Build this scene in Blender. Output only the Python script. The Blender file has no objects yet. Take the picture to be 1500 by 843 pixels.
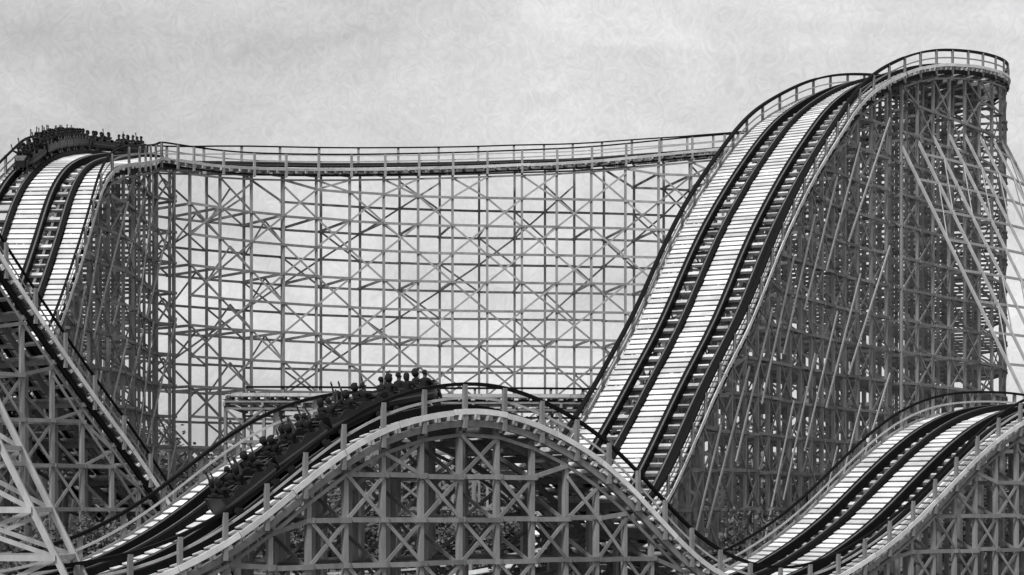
import bpy, bmesh, math, random
from mathutils import Vector, Matrix, noise
rnd = random.Random(7)
S = bpy.context.scene
C = S.collection
# ------------------------------------------------------------------ camera
F, HZ, EYE = 2800.0, 740.0, 6.0            # focal length in photo pixels, horizon row, eye height
cam = bpy.data.cameras.new('camera'); co = bpy.data.objects.new('camera', cam); C.objects.link(co)
co.location = (0, 0, EYE); co.rotation_euler = (math.radians(90), 0, 0)
cam.sensor_width = 36; cam.lens = 36 * F / 1500; cam.shift_y = (HZ - 421.5) / 1500
cam.clip_start = 0.5; cam.clip_end = 6000
S.camera = co
# ------------------------------------------------------------------ sky and sun (overcast, a black and white photograph)
SUN_EL, SUN_AZ = 48, 205                   # degrees; azimuth clockwise from +Y: high behind the camera, a little to its left
w = bpy.data.worlds.new("World"); S.world = w; w.use_nodes = True
nt = w.node_tree; N = nt.nodes; L = nt.links; N.clear()
out = N.new('ShaderNodeOutputWorld'); bg = N.new('ShaderNodeBackground'); bg.inputs['Strength'].default_value = 0.1
sky = N.new('ShaderNodeTexSky'); sky.sky_type = 'NISHITA'; sky.sun_disc = False
sky.sun_elevation = math.radians(SUN_EL); sky.sun_rotation = math.radians(SUN_AZ)
sky.air_density = 1.0; sky.dust_density = 2.0
bw = N.new('ShaderNodeRGBToBW'); L.new(sky.outputs[0], bw.inputs[0])
tc = N.new('ShaderNodeTexCoord')
def wnoise(scale, det, dist, lo, hi, rough=0.5, stretch=(1, 1, 1)):
    mp = N.new('ShaderNodeMapping'); mp.inputs['Scale'].default_value = stretch
    L.new(tc.outputs['Generated'], mp.inputs[0])
    n = N.new('ShaderNodeTexNoise'); n.inputs['Scale'].default_value = scale; n.inputs['Detail'].default_value = det
    n.inputs['Distortion'].default_value = dist; n.inputs['Roughness'].default_value = rough
    L.new(mp.outputs[0], n.inputs['Vector'])
    m = N.new('ShaderNodeMapRange'); m.inputs['From Min'].default_value = 0.3; m.inputs['From Max'].default_value = 0.7
    m.inputs['To Min'].default_value = lo; m.inputs['To Max'].default_value = hi
    L.new(n.outputs[0], m.inputs[0]); return m.outputs[0]
def wmath(op, a, b):
    m = N.new('ShaderNodeMath'); m.operation = op
    for i, v in enumerate((a, b)):
        if hasattr(v, 'is_linked'): L.new(v, m.inputs[i])
        else: m.inputs[i].default_value = v
    return m.outputs[0]
big = wnoise(4.5, 5, 0.6, 0.74, 1.2, stretch=(1, 1, 2.2))
mid = wnoise(22.0, 5, 0.8, 0.93, 1.07, stretch=(1, 1, 1.5))
fine = wnoise(110.0, 3, 3.4, 0.92, 1.08, 0.6)
lum = wmath('ADD', wmath('MULTIPLY', bw.outputs[0], 0.42), 3.1)   # cloud layer evens out the clear-sky brightness
lum = wmath('MULTIPLY', lum, big); lum = wmath('MULTIPLY', lum, mid); lum = wmath('MULTIPLY', lum, fine)
cmb = N.new('ShaderNodeCombineColor')
for i in range(3): L.new(lum, cmb.inputs[i])
L.new(cmb.outputs[0], bg.inputs[0]); L.new(bg.outputs[0], out.inputs[0])
sd = bpy.data.lights.new('sun', 'SUN'); sd.energy = 2.0; sd.angle = math.radians(10); sd.color = (1, 1, 1)
so = bpy.data.objects.new('sun', sd); C.objects.link(so)
so.rotation_euler = (math.radians(90 - SUN_EL), 0, math.radians(180 - SUN_AZ) )
dirv = Vector((math.sin(math.radians(SUN_AZ)) * math.cos(math.radians(SUN_EL)), math.cos(math.radians(SUN_AZ)) * math.cos(math.radians(SUN_EL)), math.sin(math.radians(SUN_EL))))
so.rotation_euler = dirv.to_track_quat('Z', 'Y').to_euler()
so.location = dirv * 300
vs = S.view_settings; vs.view_transform = 'Standard'; vs.look = 'None'; vs.gamma = 1; vs.exposure = 0.55; vs.use_curve_mapping = False

# ------------------------------------------------------------------ materials (all grey: the photograph is black and white)
def mat(name, v, rough=0.8, var=0.25, scale=3.0, stretch=(1, 1, 1), bump=0.0, spec=0.3, fine=0.0):
    m = bpy.data.materials.new(name); m.use_nodes = True
    n = m.node_tree.nodes; l = m.node_tree.links; b = n['Principled BSDF']
    b.inputs['Roughness'].default_value = rough; b.inputs['Specular IOR Level'].default_value = spec
    t = n.new('ShaderNodeTexCoord'); mp = n.new('ShaderNodeMapping'); mp.inputs['Scale'].default_value = stretch
    l.new(t.outputs['Object'], mp.inputs[0])
    ns = n.new('ShaderNodeTexNoise'); ns.inputs['Scale'].default_value = scale; ns.inputs['Detail'].default_value = 6
    ns.inputs['Roughness'].default_value = 0.65; l.new(mp.outputs[0], ns.inputs['Vector'])
    mr = n.new('ShaderNodeMapRange'); mr.inputs['From Min'].default_value = 0.25; mr.inputs['From Max'].default_value = 0.75
    mr.inputs['To Min'].default_value = v * (1 - var); mr.inputs['To Max'].default_value = v * (1 + var); l.new(ns.outputs[0], mr.inputs[0])
    gi = n.new('ShaderNodeNewGeometry'); rm = n.new('ShaderNodeMapRange')
    rm.inputs['To Min'].default_value = 1 - fine; rm.inputs['To Max'].default_value = 1 + fine
    l.new(gi.outputs['Random Per Island'], rm.inputs[0])
    mu = n.new('ShaderNodeMath'); mu.operation = 'MULTIPLY'; l.new(mr.outputs[0], mu.inputs[0]); l.new(rm.outputs[0], mu.inputs[1])
    cc = n.new('ShaderNodeCombineColor')
    for i in range(3): l.new(mu.outputs[0], cc.inputs[i])
    l.new(cc.outputs[0], b.inputs['Base Color'])
    if bump:
        bp = n.new('ShaderNodeBump'); bp.inputs['Strength'].default_value = bump; bp.inputs['Distance'].default_value = 0.03
        l.new(ns.outputs[0], bp.inputs['Height']); l.new(bp.outputs[0], b.inputs['Normal'])
    return m
M = dict(
    post=mat('weathered_timber', 0.19, 0.85, 0.3, 2.0, (1, 1, 0.3), 0.4, fine=0.3),
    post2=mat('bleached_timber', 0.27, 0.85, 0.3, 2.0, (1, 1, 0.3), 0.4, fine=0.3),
    pale=mat('pale_timber', 0.36, 0.8, 0.25, 2.5, (1, 1, 0.4), 0.3, fine=0.2),
    plank=mat('white_plank', 0.68, 0.75, 0.24, 0.9, (1, 1, 1), 0.4, fine=0.26),
    tie=mat('tie_timber', 0.5, 0.85, 0.4, 3.0, bump=0.4, fine=0.45),
    fascia=mat('white_fascia_board', 0.6, 0.75, 0.25, 1.5, bump=0.3, fine=0.15),
    black=mat('black_painted_timber', 0.005, 0.7, 0.35, 4.0, bump=0.2, spec=0.12),
    steel=mat('worn_rail_steel', 0.10, 0.35, 0.4, 6.0, spec=0.6),
    body=mat('car_paint', 0.007, 0.4, 0.2, 5.0, spec=0.5),
    trim=mat('car_trim', 0.06, 0.4, 0.2, 5.0, spec=0.5),
    seat=mat('seat_vinyl', 0.02, 0.6, 0.2, 8.0),
    tyre=mat('wheel_polyurethane', 0.03, 0.5, 0.2, 8.0),
    cloth=mat('silhouette_clothing', 0.010, 0.9, 0.3, 9.0, bump=0.3),  # riders' backlit silhouette look is put into this near-black colour
    cloth2=mat('silhouette_grey_clothing', 0.025, 0.9, 0.3, 9.0, bump=0.3),  # also darkened: backlighting is painted into the cloth tone
    skin=mat('skin', 0.045, 0.6, 0.12, 12.0),  # skin darkened in its colour so riders read as backlit
    hair=mat('dark_hair', 0.008, 0.8, 0.4, 30.0, bump=0.6),
    leaf=mat('foliage', 0.11, 0.75, 0.45, 0.8, fine=0.55),
    leaf2=mat('lighter_foliage', 0.15, 0.75, 0.45, 0.8, fine=0.55),
    bark=mat('bark', 0.07, 0.95, 0.4, 5.0, (1, 1, 0.2), 0.8),
    ground=mat('dry_grass_ground', 0.11, 0.95, 0.5, 0.12, bump=0.3),
    concrete=mat('concrete', 0.3, 0.9, 0.25, 3.0, bump=0.3),
)
# ------------------------------------------------------------------ helpers
Z = Vector((0, 0, 1))
class MB:
    def __init__(s): s.v = []; s.f = []
    def box8(s, c):
        b = len(s.v); s.v += [tuple(p) for p in c]
        s.f += [(b, b+1, b+2, b+3), (b+7, b+6, b+5, b+4), (b, b+4, b+5, b+1), (b+1, b+5, b+6, b+2), (b+2, b+6, b+7, b+3), (b+3, b+7, b+4, b)]
    def beam(s, a, b, wd, ht, ref=Z):
        a = Vector(a); b = Vector(b); d = b - a
        if d.length < 1e-4: return
        d.normalize(); sd = d.cross(ref)
        if sd.length < 1e-3: sd = d.cross(Vector((0, 1, 0)))
        sd.normalize(); up = sd.cross(d).normalized()
        sd = sd * wd / 2; up = up * ht / 2
        s.box8([a-sd-up, a+sd-up, a+sd+up, a-sd+up, b-sd-up, b+sd-up, b+sd+up, b-sd+up])
    def box(s, c, sx, sy, sz, mtx=None):
        x, y, z = c
        pts = [Vector((x+i*sx/2, y+j*sy/2, z+k*sz/2)) for k in (-1, 1) for i, j in ((-1, -1), (1, -1), (1, 1), (-1, 1))]
        if mtx: pts = [mtx @ p for p in pts]
        s.box8(pts)
    def sweep(s, rings, close=True):
        n = len(rings[0]); b = len(s.v)
        for r in rings: s.v += [tuple(p) for p in r]
        for i in range(len(rings)-1):
            for j in range(n):
                k = (j+1) % n
                s.f.append((b+i*n+j, b+i*n+k, b+(i+1)*n+k, b+(i+1)*n+j))
        if close:
            s.f.append(tuple(b+j for j in reversed(range(n)))); e = b+(len(rings)-1)*n
            s.f.append(tuple(e+j for j in range(n)))
    def tube(s, pts, r, n=8):
        rings = []
        for i, p in enumerate(pts):
            p = Vector(p); d = (Vector(pts[min(i+1, len(pts)-1)]) - Vector(pts[max(i-1, 0)])).normalized()
            a = d.cross(Z if abs(d.z) < 0.9 else Vector((1, 0, 0))).normalized(); b = d.cross(a)
            rr = r[i] if isinstance(r, (list, tuple)) else r
            rings.append([p + a*rr*math.cos(t*2*math.pi/n) + b*rr*math.sin(t*2*math.pi/n) for t in range(n)])
        s.sweep(rings)
    def build(s, name, m, parent=None, bevel=0, smooth=False):
        if not s.v: return None
        me = bpy.data.meshes.new(name); me.from_pydata(s.v, [], s.f); me.update()
        bm = bmesh.new(); bm.from_mesh(me); bmesh.ops.recalc_face_normals(bm, faces=bm.faces)
        if bevel: bmesh.ops.bevel(bm, geom=bm.edges[:], offset=bevel, segments=2, affect='EDGES', clamp_overlap=True)
        bm.to_mesh(me); bm.free()
        if smooth:
            for p in me.polygons: p.use_smooth = True
        me.materials.append(M[m] if isinstance(m, str) else m)
        o = bpy.data.objects.new(name, me); C.objects.link(o)
        if parent: o.parent = parent
        return o
def tag(o, label=None, cat=None, group=None, kind=None):
    if label: o['label'] = label
    if cat: o['category'] = cat
    if group: o['group'] = group
    if kind: o['kind'] = kind
    return o
def empty(name, loc=(0, 0, 0), label=None, cat=None, group=None):
    o = bpy.data.objects.new(name, None); o.location = loc; o.empty_display_size = 0.5; C.objects.link(o)
    return tag(o, label, cat, group)
def copy_tree(o, parent=None):
    c = o.copy(); C.objects.link(c); c.parent = parent
    for ch in list(o.children): copy_tree(ch, c)
    return c
def W(px, py, Y): return Vector(((px-750)*Y/F, Y, EYE + (HZ-py)*Y/F))
def gz(x, y): return 0.0

# ------------------------------------------------------------------ paths
class Path:
    def __init__(s, pts, bank=None, smooth=6):
        P = [Vector(p) for p in pts]; dense = []; bk = []
        bank = bank or [0]*len(P)
        for i in range(len(P)-1):
            p0 = P[max(i-1, 0)]; p1 = P[i]; p2 = P[i+1]; p3 = P[min(i+2, len(P)-1)]
            n = max(2, int((p2-p1).length/0.25))
            for k in range(n):
                t = k/n
                dense.append(0.5*((2*p1)+(p2-p0)*t+(2*p0-5*p1+4*p2-p3)*t*t+(3*p1-p0-3*p2+p3)*t**3)); bk.append(bank[i]*(1-t)+bank[i+1]*t)
        dense.append(P[-1].copy()); bk.append(bank[-1])
        for _ in range(smooth*4):
            dense = [dense[0]] + [(dense[i-1]+dense[i]*2+dense[i+1])/4 for i in range(1, len(dense)-1)] + [dense[-1]]
            # wide kernel as well
        for _ in range(smooth):
            h = 4; q = dense[:]
            for i in range(h, len(dense)-h): q[i] = (dense[i-h]+dense[i]*2+dense[i+h])/4
            dense = q
        L_ = [0.0]
        for i in range(1, len(dense)): L_.append(L_[-1] + (dense[i]-dense[i-1]).length)
        s.len = L_[-1]; s.ds = 0.25; n = int(s.len/s.ds); s.P = []; s.B = []; j = 0
        for i in range(n+1):
            q = i*s.ds
            while j < len(L_)-2 and L_[j+1] < q: j += 1
            t = (q-L_[j])/max(1e-6, L_[j+1]-L_[j]); s.P.append(dense[j].lerp(dense[j+1], t)); s.B.append(bk[j]*(1-t)+bk[j+1]*t)
    def fr(s, q):
        x = min(max(q/s.ds, 0), len(s.P)-1.001); i = int(x); t = x-i
        p = s.P[i].lerp(s.P[i+1], t)
        a = max(i-1, 0); b = min(i+2, len(s.P)-1); T = (s.P[b]-s.P[a]).normalized()
        h = Vector((T.y, -T.x, 0)).normalized(); bk = math.radians(s.B[i]*(1-t)+s.B[i+1]*t)
        R = h*math.cos(bk) + Z*math.sin(bk)
        R = (R - T*R.dot(T)).normalized(); U = R.cross(T).normalized()
        return p, T, R, U, h
    def near(s, px):          # arc length of the point whose image column is closest to px, for tuning only
        return None
    def find(s, pt):
        pt = Vector(pt); return min(range(len(s.P)), key=lambda i: (s.P[i]-pt).length)*s.ds

def col(path, q, u):          # photo column of a point on the path, for choosing where a bay or a train starts
    p, T, R, U, h = path.fr(q); c = p+R*u; return 750+c.x*F/c.y
LV0, LVD = 1.25, 2.25
def section(path, s0, s1, label, first=0, side_near=1, rail_thick=0.14, hr=(1, 1), outrig=None, raker=0, us=(-3.3, -1.1, 1.1, 3.3), narrow=False, innerk=2, capk=1, dull=False, walk=None, slim=False, pm='post', far_up=0.0, bm_m='black', LV0=LV0, LVD=LVD,
            bay=2.75, hr_h=1.05, mid_pale=True, name='coaster_track', side_decks=True, detail=1, inner_x=True, backrow_x=4, postw=0.2):
    p0 = path.fr((s0+s1)/2)[0]
    root = empty(name, (p0.x, p0.y, 0), label, 'roller coaster', 'wooden coaster track sections')
    off = Vector((p0.x, p0.y, 0))
    def T_(mb):   # to local coordinates
        mb.v = [(v[0]-off.x, v[1]-off.y, v[2]) for v in mb.v]; return mb
    def part(mb, nm, m, parent=root): return T_(mb).build(nm, m, parent)
    n = max(2, int((s1-s0)/0.5)); qs = [s0+(s1-s0)*i/n for i in range(n+1)]
    frs = [path.fr(q) for q in qs]
    def strip(u, v, wd, ht, vertical=False, dz=0):
        rings = []
        for i_, (p, T, R, U, h) in enumerate(frs):
            c = p + R*u + U*v + Z*(dz(i_/(len(frs)-1)) if callable(dz) else dz)
            r = R*wd/2; k = (Z if vertical else U)*ht/2
            rings.append([c-r-k, c+r-k, c+r+k, c-r+k])
        mb = MB(); mb.sweep(rings); return mb
    # rails: laminated timber stack with the steel strap on top
    HWD = 1.75 if narrow else 3.6
    if narrow: us = (-1.5, 1.5)
    EU = us[-1]
    for u, ins in (((-0.7, .06), (0.7, -.06)) if narrow else ((-1.95, .08), (-0.6, -.08), (1.5, .08), (2.85, -.08))):
        o = part(strip(u, -0.10 if slim else -0.01, 0.38, 0.26 if slim else 0.42), 'track_rail', 'black')
        part(strip(u + ins, 0.043 if slim else 0.213, 0.10, 0.02), 'steel_strap', 'steel', o)
    # ties
    q = s0; k = 0; tm = MB()
    while q < s1:
        p, T, R, U, h = path.fr(q)
        wd = 0.26 if k % 3 == 0 else 0.13
        tm.beam(p + R*-(HWD+.15) + U*-0.32, p + R*(HWD+.15) + U*-0.32, wd, 0.2, U)
        q += bay/3; k += 1
    part(tm, 'cross_ties', 'tie')
    # walkways
    st = 0.5
    for (a, b) in (((-1.7, -0.95), (0.95, 1.7)) if narrow else ((-3.55, -2.18), (-0.38, 1.28), (3.07, 3.55))):
        mb = MB(); q = s0
        while q + st < s1:
            pa, T, R, U, h = path.fr(q+0.02); pb, T2, R2, U2, h2 = path.fr(q+st-0.07)
            j1 = rnd.uniform(-0.015, 0.015); j2 = rnd.uniform(-0.03, 0.03); lift = 0.05 if abs(T.z) > 0.3 else 0.0
            la, lb = (0.0, lift) if T.z < 0 else (lift*0, 0)
            if T.z > 0: la, lb = 0.05*(abs(T.z) > 0.3), 0
            c = [pa+R*(a+j2)+U*(la-0.14), pa+R*(b+j2)+U*(la-0.14), pa+R*(b+j2)+U*(la-0.08), pa+R*(a+j2)+U*(la-0.08),
                 pb+R2*(a+j2)+U2*(lb-0.14), pb+R2*(b+j2)+U2*(lb-0.14), pb+R2*(b+j2)+U2*(lb-0.08), pb+R2*(a+j2)+U2*(lb-0.08)]
            mb.box8(c)
            q += st
        o = part(mb, 'walkway', 'tie' if dull else 'plank')
        sb = MB()
        for uu in (a+0.1, b-0.1):
            rings = []
            for p, T, R, U, h in frs:
                c = p + R*uu + U*-0.19; rings.append([c-R*.05-U*.035, c+R*.05-U*.035, c+R*.05+U*.035, c-R*.05+U*.035])
            sb.sweep(rings)
        part(sb, 'stringer', 'post', o)
    # outer fascia boards and the dark beams under the ties
    for sg in (-1, 1):
        mb = MB(); q = s0 + rnd.uniform(0, 1)
        while q < s1-0.3:
            e = min(q+2.75, s1); j = rnd.uniform(-0.02, 0.02); k = rnd.uniform(-0.018, 0.018); rings = []; m_ = 6
            for i in range(m_):
                p, T, R, U, h = path.fr(q+(e-q-0.03)*i/(m_-1)); c = p + R*(sg*(HWD+.2+j*.5)) + U*(-0.12+k+j*(i/m_-.5))
                rings.append([c-R*.03-U*.11, c+R*.03-U*.11, c+R*.03+U*.11, c-R*.03+U*.11])
            mb.sweep(rings); q = e
        part(mb, 'fascia_board', 'pale' if dull else 'fascia')
        part(strip(sg*(HWD-.05), -0.57, 0.16, 0.12 if dull or slim else 0.26), 'edge_beam', 'post' if dull else bm_m)
    for u in (-1.1, 1.1): part(strip(u, -0.57, 0.16, 0.26), 'inner_beam', 'post')
    # handrails
    i0 = math.ceil(s0/bay); i1 = math.floor((s1-0.01)/bay)
    sts = [i*bay for i in range(i0, i1+1)]
    ix = {q: round(q/bay) for q in sts}
    if walk:      # stations spaced evenly along the near edge, one post in a chosen column
        best = None
        for o_ in range(12):
            q = s0 + 0.1 + o_*0.23; l_ = []; last = None
            while q < s1-0.05:
                p, T, R, U, h = path.fr(q); e = p + R*EU*side_near
                if last is None or (e-last).length >= 2.78: l_.append(q); last = e
                q += 0.04
            er = min(abs(col(path, q, EU*side_near)-walk) for q in l_)
            if best is None or er < best[0]: best = (er, l_)
        sts = best[1]; ix = {q: i for i, q in enumerate(sts)}
    for sg, on in ((-1, hr[0]), (1, hr[1])):
        if not on: continue
        HH = hr_h; fu = far_up if sg != side_near else 0.0
        def rise(t, fu=fu): e = min(1, t/.25, (1-t)/.25); return fu*e*e*(3-2*e)
        h_ = part(strip(sg*(HWD+.02), -0.1, rail_thick, max(0.12, rail_thick*0.8), True, lambda t: HH+0.1+rise(t)), 'handrail', 'black')
        mr = part(strip(sg*(HWD+.02), -0.1, 0.05, 0.10, True, lambda t: HH*0.5+0.05+rise(t)*.6), 'mid_rail', 'pale' if mid_pale else 'post', h_)
        for q in sts:
            p, T, R, U, h = path.fr(q); c = p + R*(sg*(HWD+.12))
            mb = MB(); mb.beam(c - Z*0.75, c + Z*(HH-0.02+rise((q-s0)/(s1-s0))), 0.15, 0.17, T)
            part(mb, 'handrail_post', pm, h_)
    # bents
    st_data = []
    for q in sts:
        p, T, R, U, h = path.fr(q)
        mb = MB(); idx = ix[q]; tops = {}
        for u in us:
            tp = p + R*u + U*-0.7; b = Vector((tp.x, tp.y, 0.0)); tops[u] = tp
            mb.beam(b - Z*0.3, tp, postw, postw, h)
        lo = min(t.z for t in tops.values())
        mb.beam(tops[-EU]+U*0.0-h*0.3, tops[EU]+h*0.3, 0.16, 0.28, Z)
        lv = []
        k = 0
        while LV0+k*LVD < lo-0.8:
            z = LV0+k*LVD; lv.append(z)
            a = Vector((tops[-EU].x, tops[-EU].y, z)) - h*0.25 + T*0.13; b = Vector((tops[EU].x, tops[EU].y, z)) + h*0.25 + T*0.13
            a.z = b.z = z
            if k % capk == 0: mb.beam(a, b, 0.07, 0.2)
            if detail and inner_x and (not walk or abs(T.x) < .85) and k % innerk == idx % innerk % 2:
                ztop = min(z+LVD, lo)
                A = Vector((tops[-EU].x, tops[-EU].y, z)); B = Vector((tops[EU].x, tops[EU].y, z))
                Mi = (A+B)/2
                if innerk > 1 or (k+idx) % 2 == 0:
                    e = h*0.0 - Vector((T.x, T.y, 0)).normalized()*0.14
                    mb.beam(A+e, Vector((Mi.x, Mi.y, ztop))+e, 0.06, 0.15); mb.beam(B+e, Vector((Mi.x, Mi.y, ztop))+e, 0.06, 0.15)
                else:
                    e = -Vector((T.x, T.y, 0)).normalized()*0.14
                    mb.beam(Vector((A.x, A.y, ztop))+e, Mi+e, 0.06, 0.15); mb.beam(Vector((B.x, B.y, ztop))+e, Mi+e, 0.06, 0.15)
            k += 1
        st_data.append((idx, tops, lv, h, T, p, lo, mb))
    # side rows: ledgers by level, braces by bay
    for sg in (-1, 1):
        u = EU*sg; near = (sg == side_near)
        led = {}; topm = MB()
        for (a, b) in zip(st_data[:-1], st_data[1:]):
            A = a[1][u]; B = b[1][u]; o_ = a[3]*sg*0.14; bm_ = a[7]
            topm.beam(A-Z*0.3+o_, B-Z*0.3+b[3]*sg*0.14, 0.06, 0.14)
            m = min(len(a[2]), len(b[2]))
            for k in range(max(len(a[2]), len(b[2]))):
                z = LV0+k*LVD
                pa = Vector((A.x, A.y, z)); pb = Vector((B.x, B.y, z))
                if k < m:
                    ex = (pb-pa).normalized()*0.16; jz = Z*rnd.uniform(-.04, .04); jo = a[3]*sg*(0.03 if (a[0]+k) % 2 else 0.0)
                    led.setdefault(k, MB()).beam(pa-ex+o_+jo+jz, pb+ex+o_+jo+jz+Z*rnd.uniform(-.03, .03), 0.055, 0.19)
                    zt = z+LVD
                    if k+1 >= m: 
                        za = min(zt, A.z-.3); zb = min(zt, B.z-.3)
                    else: za = zb = zt
                    do = ((a[0]+k) % 2 == 0) if near else ((a[0]+k) % backrow_x == 1)
                    if do:
                        o2 = a[3]*sg*0.13
                        bm_.beam(pa+o2, Vector((B.x, B.y, zb))+o2, 0.05, 0.15); bm_.beam(Vector((A.x, A.y, za))+o2*1.15, pb+o2*1.15, 0.05, 0.15)
                else:
                    # partial bay under a steep deck
                    hi = A if A.z > B.z else B; lo_ = pb if A.z > B.z else pa; pz = pa if A.z > B.z else pb
                    if k == m: bm_.beam(pz+o_, Vector((lo_.x, lo_.y, min(A.z, B.z)-.3))+o_, 0.07, 0.18)
        part(topm, 'top_chord', pm)
        for k in led: part(led[k], 'ledger', ('pale' if (not near and k % 2 == 0) else pm))  # every other far-row ledger paler: sunlight put into the colour
    for d in st_data:
        o = part(d[7], 'support_bent', pm)
        for u in us:
            fb = MB(); fb.box((d[1][u].x, d[1][u].y, 0.06), 0.6, 0.6, 0.36); part(fb, 'footing', 'concrete', o)
    # long raking braces on the near side
    if raker:
        sg = side_near; stepn = 2
        up = raker   # +1: hill rises along the path, -1: falls
        for i in range(0, len(st_data)):
            j = i-3*up
            if not (0 <= j < len(st_data)) or i % stepn: continue
            A = st_data[i][1][EU*sg]; B = st_data[j][1][EU*sg]; zz = A.z-2.0
            while zz-9.5 > 0:
                if True:
                    mb = MB(); o_ = st_data[i][3]*sg*0.30
                    mb.beam(Vector((A.x, A.y, zz))+o_, Vector((B.x, B.y, zz-9.5))+o_, 0.07, 0.15)
                    part(mb, 'raking_brace', 'pale')
                zz -= 9.0
    # outriggers
    if outrig:
        sg, ratio, drop, step, sa, sb_ = outrig
        prev = None; tops_ = []
        for (idx, tops, lv, h, T, p, lo, _) in st_data:
            if idx*bay < sa or idx*bay > sb_: prev = None; continue
            if idx % step: continue
            A = tops[EU*sg].copy(); A.z -= drop
            if A.z < 4: continue
            G = A + h*sg*(A.z*ratio); G.z = 0
            mb = MB(); mb.beam(A, G, 0.16, 0.2, T)
            z = A.z-2.0; k = 0
            o = part(mb, 'outrigger_leg', 'pale')  # legs, girts and braces: sunlit look painted by the paler timber
            cur = (A, G, h)
            if prev:
                gm = MB(); k = 1
                zt = min(A.z, prev[0].z); zl = []
                z = math.floor((zt-1)/2.25)*2.25
                while z > 0.5: zl.append(z); z -= 2.25
                def on(c, z): t = (c[0].z-z)/c[0].z; return c[0].lerp(c[1], t)
                for z in zl:
                    gm = MB(); gm.beam(on(cur, z), on(prev, z), 0.08, 0.18); part(gm, 'outrigger_girt', 'pale')
                for k in range(0, len(zl)-2, 4):
                    gm = MB(); gm.beam(on(cur, zl[k]), on(prev, zl[k+2]), 0.06, 0.14); part(gm, 'outrigger_brace', 'pale')
            prev = cur
    return root

# ------------------------------------------------------------------ the ground
def ground():
    mb = MB(); n = 60; R_ = 2500.0
    xs = [-R_*(1-i/10)**2-160 for i in range(10)] + [-160+i*8 for i in range(41)] + [160+R_*((i+1)/10)**2 for i in range(10)]
    ys = [-300, -100, -30] + [i*8 for i in range(0, 41)] + [320+R_*((i+1)/10)**2 for i in range(10)]
    for y in ys:
        for x in xs: mb.v.append((x, y, 0.12*noise.noise(Vector((x*.06, y*.06, 0))) - 0.08))
    nx = len(xs)
    for j in range(len(ys)-1):
        for i in range(nx-1): mb.f.append((j*nx+i, j*nx+i+1, (j+1)*nx+i+1, (j+1)*nx+i))
    tag(mb.build('ground', 'ground'), kind='structure')
ground()

# ------------------------------------------------------------------ the big outer circuit
Cp = [(-160, 280, 93, 0), (-90, 345, 95.5, 0), (-23, 442, 97.5, 0), (40, 536, 99.5, 0), (109, 631, 101.8, 0), (172, 710, 104, 0), (245, 790, 106, 0),
      (335, 843, 107.5, 0), (450, 858, 107, 4), (600, 858, 103.5, 6), (720, 852, 99.5, 6), (800, 822, 98, 4), (853, 770, 99.5, 0), (888, 712, 103, 0),
      (927, 640, 107, 0), (978, 540, 111, 0), (1013, 474, 114, 0), (1062, 357, 119, 0), (1105, 276, 124, 0), (1145, 214, 128.5, 0), (1181, 168, 132.5, 2),
      (1222, 138, 136, 4), (1262, 120, 139.5, 5), (1302, 112, 143, 6), (1352, 113, 147.5, 7), (1395, 120, 152.5, 8), (1412, 130, 159, 9), (1398, 146, 165.5, 9),
      (1345, 163, 170, 9), (1262, 184, 168.5, 9), (1165, 206, 162.5, 9)]
brd = [(1054, 218), (1010, 221), (963, 224), (915, 228), (866, 231), (815, 233.5), (764, 235), (714, 237.5), (662, 239), (612, 240.3), (565, 241.3), (517, 242),
       (470, 242), (426, 241.6), (384, 240.5), (347, 239.5), (313, 237.8), (280, 236), (254, 235), (230, 233.5), (213, 232)]
# bridge: equal bays of 2.8 m, so the spacing of the posts in the photograph gives the heading of the curve
X0, Y0 = (765-750)*152.5/F, 152.5
pts = {764: (X0, Y0)}
def chain(seq, sgn):
    x, y = X0, Y0
    for a, b in zip(seq[:-1], seq[1:]):
        d = abs(b-a); bayl = 2.8; yy = y
        for _ in range(20):
            xn = (b-750)*yy/F; dx = xn-x; dy = math.sqrt(max(0.0, bayl*bayl-dx*dx)); yy2 = y - dy*sgn
            yy = 0.5*yy+0.5*yy2
        x, y = (b-750)*yy/F, yy; pts[b] = (x, y)
lp = [b[0] for b in brd if b[0] <= 764]
# explicit smooth depth profile for the near edge (arc of radius about 34 m)
th = {}
def arcY(px):
    # bridge near edge is a circle of radius R through (X0,152.5) with centre straight towards the camera
    R_ = 33.0; cx, cy = 1.5, 152.5-R_
    # solve for Y on ray X=(px-750)/F*Y
    k = (px-750)/F; a = k*k+1; b = -2*(k*cx+cy); c = cx*cx+cy*cy-R_*R_
    return (-b+math.sqrt(max(0, b*b-4*a*c)))/(2*a)
br = []
for (px, py) in brd:
    if px > 764:
        t = (px-764)/(1054-764); Y = 152.5 + 3.0*t**1.5
    else: Y = arcY(px)
    br.append((px, py, Y))
# move from the near edge of the deck to its centre line
cen = []
for i, (px, py, Y) in enumerate(br):
    p = W(px, py, Y); a = W(*br[max(i-1, 0)]); b = W(*br[min(i+1, len(br)-1)]); T = (b-a); T.z = 0; T.normalize()
    h = Vector((T.y, -T.x, 0)); bk = (12.2 if px < 780 else 12.2-4.2*(px-780)/274) if px > 400 else 6.0+6.2*max(0, (px-213)/187)
    cen.append((p + h*3.7*math.cos(math.radians(bk)) + Z*(3.7*math.sin(math.radians(bk))+(0.1 if px > 300 else 0.1+0.2*(300-px)/87)-0.33*max(0, min(1, (px-230)/120, (1050-px)/200))), bk))
left = [(115, 232, 127), (86, 246, 124.2), (61, 283, 121.5), (38, 357, 118), (16, 420, 115), (-12, 494, 111.5), (-60, 590, 106), (-110, 670, 99)]
P_ = [W(a, b, c) for a, b, c, d in Cp] + [c[0] for c in cen] + [W(*l) for l in left]
B_ = [d for a, b, c, d in Cp] + [c[1] for c in cen] + [4, 2]+[0]*(len(left)-2)
C1 = Path(P_, B_, smooth=5)
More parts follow.
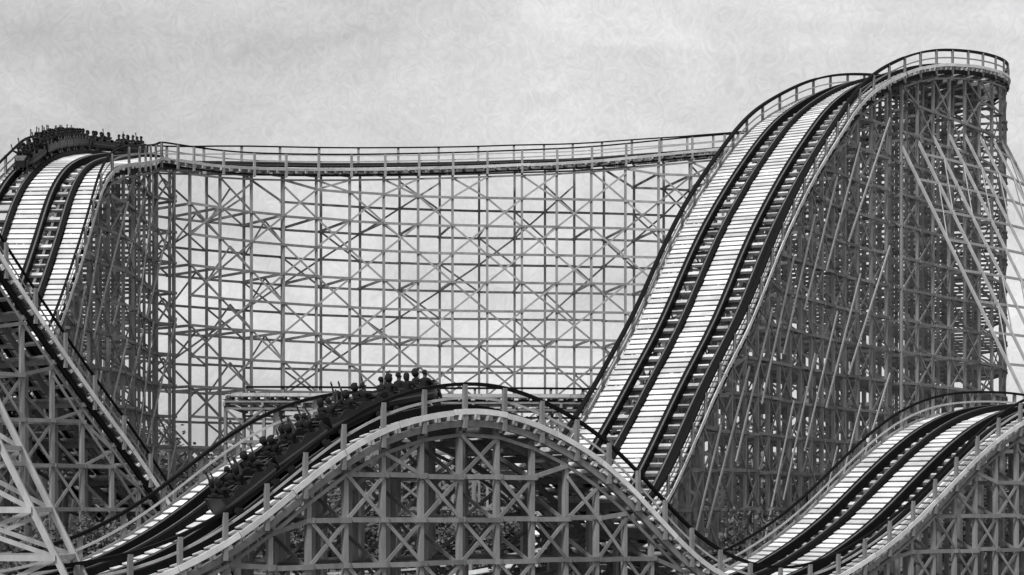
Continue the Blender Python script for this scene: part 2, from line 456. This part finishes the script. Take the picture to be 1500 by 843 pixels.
sv = C1.find(W(450, 858, 107)); sr0 = C1.find(W(800, 822, 98)); stp = C1.find(W(1262, 117, 139.5)); sb0 = C1.find(W(1160, 197, 168)); sl = C1.find(cen[-3][0])
rd = lambda q: round(q/2.75)*2.75
sv, sr0, stp, sb0, sl = map(rd, (sv, sr0, stp, sb0, sl))
print('C1', C1.len, sv, sr0, stp, sb0, sl)
section(C1, 0, sv, 'steep descending track at left, dark top rail above a pale board', side_near=1, mid_pale=False)
section(C1, sv, sr0, 'low curved valley track hidden behind the front hill', side_near=1)
section(C1, sr0, stp, 'tall steep twin track with white plank walkways climbing at the right of the picture', side_near=1, rail_thick=0.26, raker=1, backrow_x=2)
section(C1, stp, sb0, 'banked curved crest at top right on splayed pale outrigger legs', side_near=1, rail_thick=0.2, outrig=(1, 0.5, 4.5, 1, stp-8, sb0-22), backrow_x=2)
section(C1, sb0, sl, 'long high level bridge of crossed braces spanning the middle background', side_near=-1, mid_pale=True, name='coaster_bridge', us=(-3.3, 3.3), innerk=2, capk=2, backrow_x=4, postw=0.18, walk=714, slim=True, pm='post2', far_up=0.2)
section(C1, sl, C1.len, 'twin track dropping from the high left crest with the distant train on it', side_near=-1, raker=-1)

# ------------------------------------------------------------------ the front hill
def fy(px): return 96.91/(1.19-(px-750)/F)
Fp = [(-40, 875), (60, 862), (144, 843), (195, 822), (255, 789), (313, 748), (364, 704), (438, 650), (480, 629), (532, 612), (572, 605), (616, 602), (664, 608), (716, 628),
      (774, 659), (817, 692), (872, 747), (924, 803), (980, 843), (1040, 860), (1090, 858), (1135, 843), (1178, 818), (1210, 796), (1254, 760), (1286, 727), (1345, 668), (1386, 634), (1430, 610), (1480, 598), (1560, 597), (1640, 612)]
C2 = Path([W(a, b, fy(a)) for a, b in Fp], smooth=2)
fm = rd(C2.find(W(1040, 860, fy(1040))))
section(C2, 0, fm, 'rounded front hill carrying the nearer train in the lower middle', side_near=1, hr_h=0.98, rail_thick=0.17, postw=0.2, name='coaster_hill', bay=2.03, LV0=0.3, LVD=1.71, bm_m='post', backrow_x=2)
section(C2, fm, C2.len, 'low twin track climbing away at the lower right with white centre walkway', side_near=1, hr_h=0.98, rail_thick=0.13, bay=2.03, LV0=0.3, LVD=1.71, bm_m='post')
# low level track behind the lattice
C3 = Path([W(345, 583, 130), W(420, 583, 129), W(520, 584, 128), (W(650, 585, 128)), W(780, 585, 128), W(880, 586, 129), W(950, 588, 132), W(985, 590, 138), W(995, 592, 145)],
          [7]*9, smooth=3)
section(C3, 0, C3.len, 'low level track seen through the bridge lattice just above the tree tops', side_near=1, hr=(1, 0), mid_pale=False, narrow=True, inner_x=False, dull=True)

# ------------------------------------------------------------------ near pale support tower, lower left corner
def tower():
    Y = 62.0; base = W(-60, 740, Y); root = empty('support_tower', (base.x, Y, 0), 'pale tapering timber support tower cutting the lower left corner', 'support tower')
    def loc(v): return v - Vector((base.x, Y, 0))
    zt = 10.5
    def edge(z, sg, d):    # right edge passes (0,652) (50,749) (94,841) in the picture
        xr = -750*Y/F + (HZ-652-(z-EYE)*F/Y)*(94/189)*Y/F
        xl = -24.0
        return Vector((xr if sg > 0 else xl-(xr+14)*0.6, Y+d, z))
    lv = [0.2, 2.3, 4.28, 5.84, 7.9, 9.8, zt]
    for d in (0, 2.6):
        for sg in (-1, 1):
            mb = MB(); mb.beam(loc(edge(0, sg, d)), loc(edge(zt, sg, d)), 0.17, 0.2); mb.build('leg', 'pale', root)
        for i, z in enumerate(lv):
            mb = MB(); mb.beam(loc(edge(z, -1, d))-Vector((0, .13, 0)), loc(edge(z, 1, d))-Vector((0, .13, 0)), 0.07, 0.2); mb.build('girt', 'pale', root)
            if i < len(lv)-1:
                mb = MB(); m0 = edge(z, 1, d).lerp(edge(z, -1, d), .5); m1 = edge(lv[i+1], 1, d).lerp(edge(lv[i+1], -1, d), .5)
                e = Vector((0, .13, 0))
                mb.beam(loc(edge(z, 1, d))+e, loc(m1)+e, 0.06, 0.15); mb.beam(loc(m0)+e*1.5, loc(edge(lv[i+1], 1, d))+e*1.5, 0.06, 0.15)
                mb.beam(loc(edge(z, -1, d))+e, loc(m1)+e, 0.06, 0.15)
                mb.build('cross_brace', 'pale', root)
    for z in lv:
        for sg in (-1, 1):
            mb = MB(); mb.beam(loc(edge(z, sg, 0)), loc(edge(z, sg, 2.6)), 0.08, 0.16); mb.build('tie_beam', 'pale', root)
tower()

# ------------------------------------------------------------------ people
def skin_mesh(name, pts, edges, rad, m, sub=1):
    me = bpy.data.meshes.new(name); me.from_pydata([tuple(p) for p in pts], edges, [])
    o = bpy.data.objects.new(name, me); C.objects.link(o)
    md = o.modifiers.new('s', 'SKIN'); md.use_smooth_shade = True
    for i, v in enumerate(me.skin_vertices[0].data):
        r = rad[i]; v.radius = (r, r) if not isinstance(r, tuple) else r; v.use_root = (i == 0)
    ms = o.modifiers.new('d', 'SUBSURF'); ms.levels = sub; ms.render_levels = sub
    dg = bpy.context.evaluated_depsgraph_get(); res = bpy.data.meshes.new_from_object(o.evaluated_get(dg)); res.name = name
    bpy.data.objects.remove(o)
    for p in res.polygons: p.use_smooth = True
    return res
def person_mesh(kind):
    # seated, facing +Y, origin on the seat cushion under the pelvis
    P = []; E = []; R = []
    def add(p, r, par=None):
        P.append(Vector(p)); R.append(r); i = len(P)-1
        if par is not None: E.append((par, i))
        return i
    pel = add((0, 0, 0.10), (0.155, 0.12)); ab = add((0, -0.02, 0.25), (0.135, 0.11), pel); ch = add((0, 0.0, 0.42), (0.165, 0.12), ab)
    nb = add((0, 0.01, 0.555), 0.062, ch); nk = add((0, 0.03, 0.60), 0.062, nb)
    hd = add((0, 0.05, 0.65), (0.080, 0.094), nk); ht = add((0, 0.05, 0.745), (0.077, 0.092), hd)
    for s in (-1, 1):
        hip = add((s*0.10, 0.06, 0.08), 0.09, pel); kn = add((s*0.13, 0.46, 0.12), 0.062, hip); ca = add((s*0.13, 0.56, -0.10), 0.055, kn); an = add((s*0.12, 0.62, -0.30), 0.038, ca); ft = add((s*0.12, 0.78, -0.34), 0.035, an)
        sh = add((s*0.20, 0.0, 0.50), 0.072, ch)
        if kind == 'up': el, wr = (s*0.25, 0.06, 0.76), (s*0.22, 0.06, 1.00); hv = Vector((s*-0.02, 0.0, 1))
        elif kind == 'elbow' and s < 0: el, wr = (s*0.34, 0.12, 0.72), (s*0.12, 0.08, 0.93); hv = Vector((0.9, 0.0, 0.1))
        elif kind == 'wave' and s > 0: el, wr = (s*0.32, 0.14, 0.62), (s*0.30, 0.20, 0.88); hv = Vector((0, 0.1, 1))
        else: el, wr = (s*0.25, 0.16, 0.30), (s*0.17, 0.38, 0.30); hv = Vector((-s*0.3, 0.9, -0.1))
        e = add(el, 0.045, sh); wri = add(wr, 0.030, e); hv.normalize()
        pw = Vector(wr) + hv*0.06; palm = add(pw, (0.038, 0.024), wri)
        sd = hv.cross(Vector((0, 1, 0)) if abs(hv.y) < .8 else Z).normalized()
        for k, ln in enumerate((0.075, 0.085, 0.08, 0.06)):
            b = pw + hv*0.035 + sd*(k-1.5)*0.024
            f1 = add(b, 0.0095, palm); f2 = add(b + hv*ln*0.55 + Vector((0, 0.006, 0)), 0.0085, f1); add(b + hv*ln + Vector((0, 0.02, -0.004)), 0.0075, f2)
        t1 = add(pw + sd*-0.045 + hv*0.0, 0.011, palm); add(pw + sd*-0.065 + hv*0.035 + Vector((0, 0.01, 0)), 0.009, t1)
    me = skin_mesh('person', P, E, R, None, 1)
    me.materials.append(M['cloth']); me.materials.append(M['skin']); me.materials.append(M['cloth2'])
    for p in me.polygons:
        c = p.center
        headz = c.z > 0.575 and abs(c.x) < 0.13 and kind != 'x'
        arm = abs(c.x) > 0.2 and (c.z > 0.56 if kind in ('up',) else c.y > 0.12 or c.z > 0.62)
        hand = (c.y > 0.30 and c.z > 0.2 and abs(c.x) > 0.05 and c.z < 0.42)
        p.material_index = 1 if (headz or arm or hand) else (2 if c.z < 0.16 and c.y > 0.05 else 0)
    # face: nose, ears, eyes and mouth pressed into the head
    bm = bmesh.new(); bm.from_mesh(me)
    for v in bm.verts:
        c = v.co
        if c.z > 0.605 and abs(c.x) < 0.14 and c.y > 0.08:
            if abs(c.x) < 0.02 and 0.645 < c.z < 0.705: v.co.y += 0.022
            if 0.02 < abs(c.x) < 0.05 and 0.695 < c.z < 0.73: v.co.y -= 0.008
    def blob(c, r, mi, sx=1, sy=1, sz=1):
        g = bmesh.ops.create_icosphere(bm, subdivisions=1, radius=r); 
        for v in g['verts']: v.co = Vector((v.co.x*sx, v.co.y*sy, v.co.z*sz)) + Vector(c)
        fs = {f for v in g['verts'] for f in v.link_faces}
        for f in fs: f.material_index = mi; f.smooth = True
    blob((0, 0.147, 0.68), 0.018, 1, .8, 1.2, 1.4)
    for s in (-1, 1):
        blob((s*0.032, 0.13, 0.71), 0.012, 0); blob((s*0.085, 0.045, 0.695), 0.022, 1, .5, .8, 1.3)
    blob((0, 0.134, 0.645), 0.02, 0, 1.2, .4, .3)
    bm.to_mesh(me); bm.free()
    return me
def hair_mesh(kind):
    bm = bmesh.new(); bmesh.ops.create_icosphere(bm, subdivisions=3, radius=1)
    for v in bm.verts:
        n = noise.noise(v.co*3.1 + Vector((len(kind), 0, 0)))*0.12 + noise.noise(v.co*8)*0.06
        c = v.co.copy(); r = {'short': 0.105, 'full': 0.15, 'long': 0.118, 'cap': 0.102}[kind]
        k = (1+n); q = Vector((c.x*r*0.95*k, c.y*r*1.05*k, c.z*r*1.05*k))
        face = c.y > 0.25 and c.z < 0.35
        if face: q.y = min(q.y, 0.035)
        if kind == 'long' and c.z < 0: q.z *= 2.0; q.y -= 0.02
        elif kind in ('short', 'cap') and c.z < -0.2: q.z *= 0.55; q.y = min(q.y, 0.0)
        if kind == 'cap' and c.y > 0.7 and 0.1 < c.z < 0.4: q.y += 0.08
        v.co = q + Vector((0, 0.035, 0.735))
    me = bpy.data.meshes.new('hair'); bm.to_mesh(me); bm.free(); me.materials.append(M['hair'])
    for p in me.polygons: p.use_smooth = True
    return me
PM = {k: person_mesh(k) for k in ('bar', 'up', 'elbow', 'wave')}
HM = {k: hair_mesh(k) for k in ('short', 'full', 'long', 'cap')}

# ------------------------------------------------------------------ train car (built once, copied)
CARL = 2.70
def make_car(front):
    """origin on the rail tops at the car's middle, +Y is forward; returns the body object"""
    # body shell: profile along Y, open top; side height dips between the rows
    mb = MB(); n = 28; t = 0.05; L_ = CARL-0.15; rin = []; rout = []
    def side(y):
        k = y/L_+0.5; dip = 0.5+0.5*math.cos(k*6*math.pi); return 0.70 + 0.16*dip + (0.06 if k > 0.9 else 0)
    def wid(y):
        k = y/L_+0.5; wv = 0.62
        if front and k > 0.80: wv *= 1-0.30*((k-0.80)/0.2)**2
        elif k > 0.96 or k < 0.04: wv *= 0.97
        return wv
    rings = []
    for i in range(n+1):
        y = -L_/2 + L_*i/n; z = side(y); w_ = wid(y)
        lift = 0.10*max(0, (i/n-0.8)/0.2)**2 if front else 0
        rings.append([Vector((-w_*0.86, y, 0.16+lift)), Vector((-w_, y, 0.30+lift)), Vector((-w_*1.03, y, 0.52)), Vector((-w_, y, z)), Vector((-w_+t, y, z)), Vector((-w_+t, y, 0.26)),
                      Vector((w_-t, y, 0.26)), Vector((w_-t, y, z)), Vector((w_, y, z)), Vector((w_*1.03, y, 0.52)), Vector((w_, y, 0.30+lift)), Vector((w_*0.86, y, 0.16+lift))])
    mb.sweep(rings)
    # end walls
    for y, hh in ((-L_/2+0.04, 0.86), (L_/2-0.04, 0.96 if front else 0.88)):
        mb.box((0, y, (0.26+hh)/2), 2*wid(y)-0.1, 0.05, hh-0.26)
    if front:   # sloping nose
        yb = L_/2
        c = [Vector((-0.40, yb-.02, 0.22)), Vector((0.40, yb-.02, 0.22)), Vector((0.43, yb-.02, 0.97)), Vector((-0.43, yb-.02, 0.97)),
             Vector((-0.28, yb+0.34, 0.28)), Vector((0.28, yb+0.34, 0.28)), Vector((0.27, yb+0.22, 0.72)), Vector((-0.27, yb+0.22, 0.72))]
        mb.box8(c)
    car = mb.build('car', 'body', None, bevel=0)
    mb = MB()
    for s in (-1, 1):
        rr = []
        for i in range(n+1):
            y = -L_/2+L_*i/n; x = s*(wid(y)*1.03+0.012); rr.append([Vector((x-.01, y, .46)), Vector((x+.01, y, .46)), Vector((x+.01, y, .53)), Vector((x-.01, y, .53))])
        mb.sweep(rr)
    mb.build('side_stripe', 'trim', car)
    for r in range(3):
        y = -0.92 + r*0.86
        mb = MB(); mb.box((0, y+0.06, 0.42), 1.04, 0.42, 0.14); mb.box((0, y-0.19, 0.66), 1.04, 0.09, 0.55, Matrix.Translation((0, 0, 0)))
        mb.box((0, y-0.19, 0.96), 0.44, 0.08, 0.10)
        mb.build('seat', 'seat', car, bevel=0.03)
        mb = MB(); mb.tube([(-0.52, y+0.1, 0.5), (-0.50, y+0.38, 0.72), (-0.40, y+0.42, 0.76), (0.40, y+0.42, 0.76), (0.50, y+0.38, 0.72), (0.52, y+0.1, 0.5)], 0.025, 8)
        mb.build('lap_bar', 'trim', car)
    for s in (-1, 1):
        for yy in (-0.95, 0.95):
            mb = MB()
            pts_ = [(s*0.60+dx, yy, 0.13) for dx in (-0.05, 0.05)]
            mb.tube(pts_, 0.13, 16); mb.build('wheel', 'tyre', car)
    mb = MB(); mb.box((0, 0, 0.15), 0.9, 2.2, 0.08)
    for yy in (-0.95, 0.95): mb.beam((-0.72, yy, 0.13), (0.72, yy, 0.13), 0.08, 0.08); 
    for s in (-1, 1):
        for yy in (-0.95, 0.95): mb.box((s*0.73, yy, 0.08), 0.05, 0.34, 0.22)
    mb.beam((0, -CARL/2-0.12, 0.2), (0, CARL/2-0.1, 0.2), 0.1, 0.08)
    mb.build('chassis', 'body', car)
    return car
protoA = make_car(False); protoB = make_car(True)
def place(path, q, u, dv=0.2):
    p, T, R, U, h = path.fr(q)
    # +Y forward, +X right, +Z up
    m = Matrix(((R.x, T.x, U.x, 0), (R.y, T.y, U.y, 0), (R.z, T.z, U.z, 0), (0, 0, 0, 1)))
    m.translation = p + R*u + U*dv
    return m
ordn = ['first', 'second', 'third', 'fourth', 'fifth', 'sixth', 'seventh', 'eighth']
def train(path, qfront, u, ncars, where, tname, poses, used, label):
    m0 = place(path, qfront-CARL*ncars/2, u)
    root = bpy.data.objects.new('coaster_train', None); C.objects.link(root); root.empty_display_size = .5
    root.location = m0.translation; tag(root, label, 'roller coaster train', 'coaster trains')
    inv = Matrix.Translation(m0.translation).inverted()
    pi = 0
    for c in range(ncars):
        q = qfront - CARL*(c+0.5); mm = place(path, q, u)
        proto = protoB if c == 0 else protoA
        if (proto is protoA and not used['A']) or (proto is protoB and not used['B']):
            car = proto; used['A' if proto is protoA else 'B'] = 1; car.parent = root
        else: car = copy_tree(proto, root)
        car.matrix_local = inv @ mm
        for r in range(3):
            row = 2-r
            for s in (-1, 1):
                kind, hair, yaw, lean = poses(c, r, s, pi); pi += 1
                if kind is None: continue
                o = bpy.data.objects.new('person', PM[kind]); C.objects.link(o)
                y = -0.92 + row*0.86
                sc = rnd.uniform(1.1, 1.18)
                o.matrix_world = mm @ Matrix.Translation((s*0.27, y+0.04, 0.50)) @ Matrix.Rotation(yaw, 4, 'Z') @ Matrix.Rotation(lean, 4, 'X') @ Matrix.Scale(sc, 4)
                hd = bpy.data.objects.new('hair', HM[hair]); C.objects.link(hd); hd.parent = o
                arms = {'bar': 'hands on lap bar', 'up': 'both arms raised', 'elbow': 'bent arm over head', 'wave': 'one forearm up'}[kind]
                hs = {'short': 'short-haired', 'full': 'bushy-haired', 'long': 'long-haired', 'cap': 'capped'}[hair]
                seat_ = 'near' if s*where > 0 else 'far'
                tag(o, f'{hs} person, {arms}, {seat_} seat, {["front","middle","back"][r]} row, {ordn[c]} car, {tname}', 'person', 'riders on the ' + tname)
    return root
used = {'A': 0, 'B': 0}
qF = C2.find(W(578, 604, fy(578)))
# front of the train at photo column 650 on the near track (u = +1.45)
qF = min((i*0.25 for i in range(int(fm/0.25))), key=lambda q: abs(col(C2, q, 2.175+0.6)-650))
def pF(c, r, s, i):
    tbl = {(0, 0, 1): ('bar', 'short', 0.1, -0.05), (0, 0, -1): ('bar', 'full', -0.2, 0), (0, 1, 1): ('bar', 'long', 0.2, 0), (0, 1, -1): ('bar', 'short', 0, 0),
           (0, 2, 1): ('elbow', 'full', 0, 0), (0, 2, -1): ('bar', 'short', 0.3, 0), (1, 0, 1): ('bar', 'short', -0.1, 0), (1, 0, -1): ('wave', 'full', 0, 0),
           (1, 1, 1): ('bar', 'full', 0.15, 0), (1, 1, -1): ('up', 'long', 0, 0), (1, 2, 1): ('wave', 'short', 0, 0), (1, 2, -1): ('bar', 'long', 0, 0), (2, 0, 1): ('up', 'short', 0, 0)}
    if (c, r, s) in tbl: return tbl[(c, r, s)]
    return (rnd.choice(['bar', 'bar', 'bar', 'up', 'wave']), rnd.choice(['short', 'full', 'long', 'cap']), rnd.uniform(-.3, .3), rnd.uniform(-.08, .05))
train(C2, qF, 2.175, 4, 1, 'front-hill train', pF, used, 'black open-topped coaster train full of riders climbing over the front hill')
def pL(c, r, s, i):
    return (rnd.choice(['bar', 'bar', 'up', 'wave', 'elbow']) if c < 2 else rnd.choice(['bar', 'bar', 'bar', 'wave']), rnd.choice(['short', 'full', 'long', 'short']), rnd.uniform(-.3, .3), rnd.uniform(-.08, .05))
qL = min((sl+i*0.25 for i in range(int((C1.len-sl)/0.25))), key=lambda q: abs(C1.fr(q)[0].y-122.2))
train(C1, qL-1.6, 2.175, 8, -1, 'high left train', pL, used, 'black coaster train full of riders starting down the high left crest')

# ------------------------------------------------------------------ trees behind the ride
def tree_proto(seed, h, spread, lm):
    r = random.Random(seed); root = empty('tree')
    tb = MB(); limbs = []
    def branch(p, d, ln, rad, depth):
        pts_ = [p]; rr = [rad]; q = p.copy(); dd = d.copy()
        for i in range(4):
            dd = (dd + Vector((r.uniform(-.18, .18), r.uniform(-.18, .18), r.uniform(-.02, .16)))).normalized(); q = q + dd*ln/4; pts_.append(q.copy()); rr.append(rad*(1-0.16*(i+1)))
        tb.tube(pts_, rr, 6)
        if depth == 0: limbs.append(q); return
        for k in range(3 if depth > 1 else 4):
            a = r.uniform(0, 6.28); e = Vector((math.cos(a), math.sin(a), r.uniform(.3, 1.0))).normalized()
            branch(pts_[r.choice((2, 3, 4))], (dd*0.4+e).normalized(), ln*r.uniform(.55, .75), rad*.5, depth-1)
        limbs.append(q)
    branch(Vector((0, 0, -0.2)), Z, h*0.42, h*0.024, 2)
    tb.build('trunk', 'bark', root, smooth=True)
    lb = MB()
    cl = [l for l in limbs] + [Vector((r.gauss(0, spread*.45), r.gauss(0, spread*.45), h*r.uniform(.35, .92))) for _ in range(14)]
    for c in cl:
        cr = r.uniform(.55, 1.15)*spread*0.34
        for _ in range(int(95*cr)):
            d = Vector((r.gauss(0, 1), r.gauss(0, 1), r.gauss(0, .75))); 
            if d.length > 2.2: continue
            p = c + d*cr*0.55
            a = Vector((r.gauss(0, 1), r.gauss(0, 1), r.gauss(0, .6))).normalized(); b = a.cross(Vector((r.gauss(0, 1), r.gauss(0, 1), r.gauss(0, 1)))).normalized()
            s_ = r.uniform(.14, .34); i = len(lb.v)
            lb.v += [tuple(p-a*s_), tuple(p+b*s_*.55), tuple(p+a*s_), tuple(p-b*s_*.55)]; lb.f.append((i, i+1, i+2, i+3))
    lb.build('crown', lm, root)
    return root
protos = [tree_proto(1, 13, 4.2, 'leaf'), tree_proto(2, 15, 4.8, 'leaf2'), tree_proto(3, 11, 4.6, 'leaf'), tree_proto(4, 14, 3.4, 'leaf2'), tree_proto(5, 9, 4.0, 'leaf')]
desc = ['mid-height dark tree', 'tall lighter tree', 'broad dark tree', 'narrow pale tree', 'low bushy tree']
usedt = set(); k = 0
def put_tree(t, x, y, sc, lab):
    o = protos[t] if t not in usedt else copy_tree(protos[t]); usedt.add(t)
    o.location = (x, y, 0); o.rotation_euler = (0, 0, rnd.uniform(0, 6.28)); o.scale = (sc, sc, sc*rnd.uniform(.92, 1.08))
    tag(o, lab, 'tree', 'small trees among the supports')
big_ = MB(); nm = []            # the far wood: one unbroken mass behind the bridge
for Y, n in ((182, 21), (205, 23), (232, 24), (270, 22)):
    half = Y*0.34
    for i in range(n):
        x = -half + 2*half*(i+0.5+rnd.uniform(-.4, .4))/n; y = Y+rnd.uniform(-8, 8); sc = rnd.uniform(.8, 1.15); a = rnd.uniform(0, 6.28)
        mx = Matrix.Translation((x, y, 0)) @ Matrix.Rotation(a, 4, 'Z') @ Matrix.Diagonal((sc, sc, sc*rnd.uniform(.9, 1.1), 1))
        for ch in protos[rnd.randrange(5)].children:
            b = len(big_.v); mi = {'bark': 0, 'foliage': 1, 'lighter_foliage': 2}[ch.data.materials[0].name]
            big_.v += [tuple(mx @ v.co) for v in ch.data.vertices]
            for p in ch.data.polygons: big_.f.append(tuple(b+q for q in p.vertices)); nm.append(mi)
me = bpy.data.meshes.new('woodland'); me.from_pydata(big_.v, [], big_.f)
for m_ in ('bark', 'leaf', 'leaf2'): me.materials.append(M[m_])
me.polygons.foreach_set('material_index', nm); me.update()
wo = bpy.data.objects.new('woodland', me); C.objects.link(wo)
tag(wo, 'dense wood closing the view behind the high bridge', 'woodland', kind='stuff')
# smaller trees and bushes growing among the supports
for i, (px, Y, t, sc) in enumerate(((40, 88, 4, .62), (150, 92, 2, .5), (560, 118, 4, .75), (640, 121, 4, .7), (700, 117, 2, .6), (760, 120, 4, .8), (850, 118, 2, .55), (480, 120, 4, .7), (400, 118, 2, .55),
                                    (1100, 105, 4, .6), (1180, 103, 2, .55), (1260, 112, 4, .6), (1420, 125, 4, .9), (1480, 118, 2, .8), (300, 122, 4, .8))):
    x = (px-750)*Y/F
    place_ = ['left edge below the steep descent', 'left edge beside the descending track', 'behind the crest, left of the middle', 'behind the crest under the train front', 'straight behind the top of the front hill', 'just right of the top of the front hill',
              'at the foot of the tall right climb', 'behind the rear of the train', 'under the far low track', 'right of the tall climb foot', 'between the tall climb and the low right track', 'behind the low right track', 'at the right edge behind the outriggers', 'in the right corner below the outriggers', 'under the left end of the bridge'][i]
    put_tree(t, x, Y, sc, f'small {"bushy" if t==4 else "spreading"} tree among the supports, {place_}')
for i, t in enumerate(protos):      # kinds that ended up only inside the wood
    if i not in usedt:
        for ch in list(t.children): bpy.data.objects.remove(ch)
        bpy.data.objects.remove(t)
